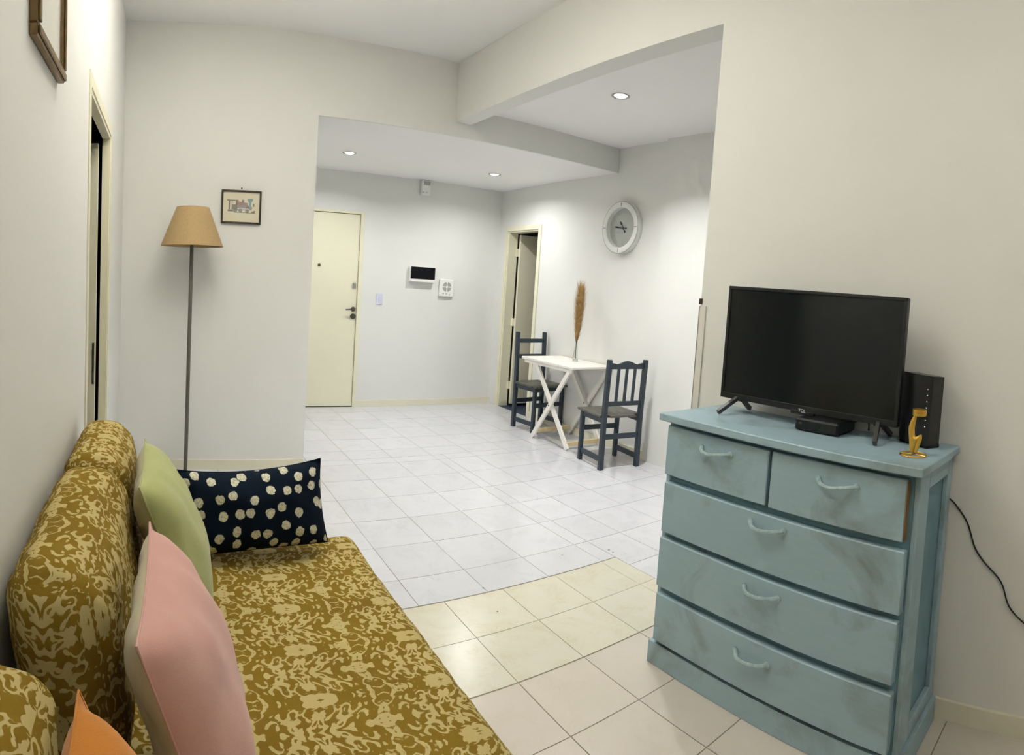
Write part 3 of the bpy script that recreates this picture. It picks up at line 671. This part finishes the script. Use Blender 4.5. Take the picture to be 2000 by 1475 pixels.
# vase and pampas
VX, VY = 3.625, 4.47
t = thing('glass_vase', (VX, VY, .751), 'slender clear glass vase standing on the white table', 'vase')
MB().lathe([(0, .0), (.026, 0), (.028, .005), (.026, .03), (.016, .10), (.011, .16), (.0105, .235), (.013, .245), (.0115, .245), (.0088, .235), (.0092, .16), (.0135, .10), (.0235, .032), (.024, .018), (0, .015)], 36, cap=False).build('glass_body', 'vase_glass', t, True)
t = thing('pampas_grass', (VX, VY, .751), 'tall dried tan pampas plume in the glass vase', 'dried plant')
MB().tube([(0.002, 0, .03), (0.0, .002, .2), (.004, 0, .38), (.006, .002, .74)], [.003, .003, .003, .0012], 8).build('stem', 'pampas_stem', t, True)
rng = random.Random(3); pl = MB()
for k in range(2600):
    u = rng.random() ** .85; z = .20 + .47 * u
    env = .052 * (math.sin(math.pi * min(1, u * .62 + .13)) ** .9) * (.35 + .9 * rng.random()) + .002
    a = rng.random() * 2 * math.pi; ln = .07 + .10 * rng.random() ** 1.5; dr = Vector((math.cos(a), math.sin(a), 0))
    b0 = Vector((.003 + .012 * u, .001, z - .03)) + dr * env * .12; b1 = b0 + dr * env * .5 + Vector((0, 0, ln * .45)); b2 = b0 + dr * env * (.85 + .5 * rng.random()) + Vector((rng.uniform(-.008, .008), rng.uniform(-.008, .008), ln))
    sd = Vector((-math.sin(a), math.cos(a), 0)) * (.0008 + .0010 * rng.random())
    pl.add([b0 - sd * .5, b0 + sd * .5, b1 + sd, b1 - sd, b2], [(0, 1, 2, 3), (3, 2, 4)])
plume = mesh_obj('plume', pl.v, pl.f, 'pampas_tan', t)

# ------------------------------------------------------------------ sofa
def soft_box(name, c, half, rad, mat, parent, nseg=(16, 40, 14), puff=0.0, wr=.004, wscale=7, uvoff=(0, 0), shear=None, seed=0):
    """rounded, slightly crumpled upholstered block, box-unwrapped in metres"""
    verts = []; faces = []; uvs = []
    H3 = half; inner = [h - rad for h in H3]
    def add_face(ax, sg):
        o1, o2 = [(1, 2), (0, 2), (0, 1)][ax]; n1, n2 = nseg[o1], nseg[o2]; k0 = len(verts)
        for i in range(n1 + 1):
            for j in range(n2 + 1):
                p = [0, 0, 0]; p[ax] = sg * H3[ax]
                # cluster rows toward the rounded edges
                e = lambda t: math.copysign(abs(t) ** .8, t)
                a, b = -1 + 2 * i / n1, -1 + 2 * j / n2
                p[o1] = e(a) * H3[o1]; p[o2] = e(b) * H3[o2]
                q = [max(-inner[d], min(inner[d], p[d])) for d in range(3)]; dv = Vector(p) - Vector(q); nrm = dv.normalized()
                P = Vector(q) + nrm * rad
                nn = Vector([0, 0, 0]); nn[ax] = sg
                P += nn * puff * (1 - a * a) * (1 - b * b)
                P += nrm * wr * (noise.noise(Vector((P[0], P[1], P[2])) * wscale + Vector((seed, 0, 0))) + .6 * noise.noise(Vector((P[0] * .7, P[1] * 2.2, P[2])) * wscale * 1.7 + Vector((0, seed, 0))))
                if shear: P = Vector(shear(P))
                verts.append(P + Vector(c))
                w = {0: (p[1], p[2]), 1: (p[0], p[2]), 2: (p[1], p[0])}[ax]
                s3 = {0: (0, H3[0] + H3[2]), 1: (H3[1], 0), 2: (0, 0)}[ax]
                uvs.append((w[0] + uvoff[0], w[1] + (s3[1] * sg if ax == 0 else 0) + uvoff[1]) if ax != 2 else (p[1] + uvoff[0], p[0] + uvoff[1]))
        for i in range(n1):
            for j in range(n2):
                A = k0 + i * (n2 + 1) + j; B = A + n2 + 1
                q = (A, B, B + 1, A + 1)
                faces.append(q if (sg > 0) == (ax != 1) else q[::-1])
    for ax in range(3):
        for sg in (-1, 1): add_face(ax, sg)
    o = mesh_obj(name, verts, faces, mat, parent, uvs, True)
    import bmesh
    bm = bmesh.new(); bm.from_mesh(o.data); bmesh.ops.remove_doubles(bm, verts=bm.verts, dist=.0004); bmesh.ops.recalc_face_normals(bm, faces=bm.faces); bm.to_mesh(o.data); bm.free()
    o.data.polygons.foreach_set('use_smooth', [True] * len(o.data.polygons))
    return o
sofa = thing('sofa', (0, 0, 0), 'low sofa covered in ochre and beige damask cloth along the left wall', 'sofa')
soft_box('seat', (.222, 1.06, .300), (.503, 1.075, .145), .05, 'damask_cloth', sofa, (40, 90, 12), .008, .005, 5, (0, 0), None, 2)
soft_box('skirt', (.215, 1.06, .115), (.490, 1.06, .11), .02, 'damask_cloth', sofa, (20, 50, 8), 0, .004, 6, (.05, .07))
lean = lambda k: (lambda P: (P[0] - k * P[2], P[1], P[2]))
soft_box('back_cushion', (-.165, 1.925, .660), (.090, .265, .205), .07, 'damask_cloth', sofa, (14, 30, 20), .012, .008, 8, (.03, .11), lean(.14), 5)
soft_box('back_cushion', (-.160, 1.330, .655), (.094, .335, .205), .075, 'damask_cloth', sofa, (14, 40, 20), .012, .009, 8, (.11, .02), lean(.16), 9)
soft_box('back_cushion', (-.196, .535, .622), (.072, .325, .190), .055, 'damask_cloth', sofa, (14, 40, 20), .012, .009, 8, (.17, .06), lean(.10), 14)
for x, y in ((-.22, .1), (.62, .1), (-.22, 2.02), (.62, 2.02)): MB().box(x - .03, x + .03, y - .03, y + .03, 0, .02).build('leg', 'black_matte', sofa)

# ------------------------------------------------------------------ cushions
def cushion(name, label, ctr, u, v, wid, hei, thick, mats, group, pinch=.08, seed=1, nx=34, wr=.006, sag=0.0, ear=0.0):
    """two puffed panels meeting in a seam; u = width direction, v = height direction"""
    t = thing(name, ctr, label, 'cushion', 0, group)
    u = Vector(u).normalized(); v = Vector(v); v = (v - u * v.dot(u)).normalized(); n_ = u.cross(v)
    def P(a, b, side):
        k = 1 - pinch * (1 - abs(a) ** 3 * abs(b) ** 3 * 0) * 0
        x = a * (1 - pinch * (1 - a * a) * 0 - pinch * (1 - b * b) * abs(a) ** 2)
        y = b * (1 - pinch * (1 - a * a) * abs(b) ** 2)
        dd_ = (abs(a) ** 9 + abs(b) ** 9) ** (1 / 9); h = thick / 2 * max(0, 1 - dd_ ** 2.3) ** .60 + .012 * (1 - a * a) ** .5 * (1 - b * b) ** .5
        y2 = y - sag * (1 - a * a) * (y > 0) * y
        p = u * (x * wid / 2) + v * (y2 * hei / 2)
        edge = min(1, 2.2 * h / thick) * (1 + 1.2 * max(abs(a), abs(b)) ** 3)
        wv = wr * (noise.noise(p * 13 + Vector((seed, side, 0))) + .8 * noise.noise(Vector((p.x * 9, p.y * 22, p.z * 9)) + Vector((0, seed, side * 3)))) * edge
        if ear and a * ear > .6 and b > .6: h += 0
        return p + n_ * (side * (h * (1.08 if side > 0 else .8) + wv))
    for side, mt, nm in ((1, mats[0], 'front_panel'), (-1, mats[1], 'back_panel')):
        V = []; F = []; UV = []
        for i in range(nx + 1):
            for j in range(nx + 1):
                a, b = math.sin((i / nx - .5) * math.pi), math.sin((j / nx - .5) * math.pi)
                V.append(P(a, b, side)); UV.append(((a + 1) / 2 * wid, (b + 1) / 2 * hei))
        for i in range(nx):
            for j in range(nx):
                A = i * (nx + 1) + j; B = A + nx + 1; q = (A, B, B + 1, A + 1); F.append(q if side > 0 else q[::-1])
        mesh_obj(nm, V, F, mt, t, UV, True)
    s = MB(); ring = []
    for k in range(24): ring.append((-1 + k / 12, -1))
    for k in range(24): ring.append((1, -1 + k / 12))
    for k in range(24): ring.append((1 - k / 12, 1))
    for k in range(24): ring.append((-1, 1 - k / 12))
    s.tube([P(a, b, 1) for a, b in ring], .0022, 6, True); s.build('piping', mats[0], t, True)
    return t
G = 'scatter cushions on the sofa'
# leaning cushions: width runs along the sofa, top tips toward the wall
cushion('cushion', 'sage green velvet cushion leaning on the sofa back', (.036, 1.67, .668), (0, 1, .0), (-.42, 0, 1), .44, .44, .145, ('green_velvet', 'green_back'), G, .06, 3)
cushion('cushion', 'dusty pink velvet cushion leaning on the sofa back in front of the green one', (.056, 1.03, .666), (0.02, 1, 0), (-.38, 0, 1), .43, .44, .155, ('pink_velvet', 'pink_back'), G, .06, 8, wr=.007)
cushion('cushion', 'orange cushion at the near end of the sofa', (.004, .53, .660), (0, 1, .0), (-.52, 0, 1), .42, .44, .15, ('orange_cloth', 'orange_cloth'), G, .06, 12)
cushion('cushion', 'long navy cushion with off-white dots at the far end of the sofa', (.318, 2.005, .604), (1, .05, .055), (.0, .30, 1), .52, .285, .16, ('polka_cloth', 'polka_cloth'), G, .05, 21, wr=.008, sag=.10)
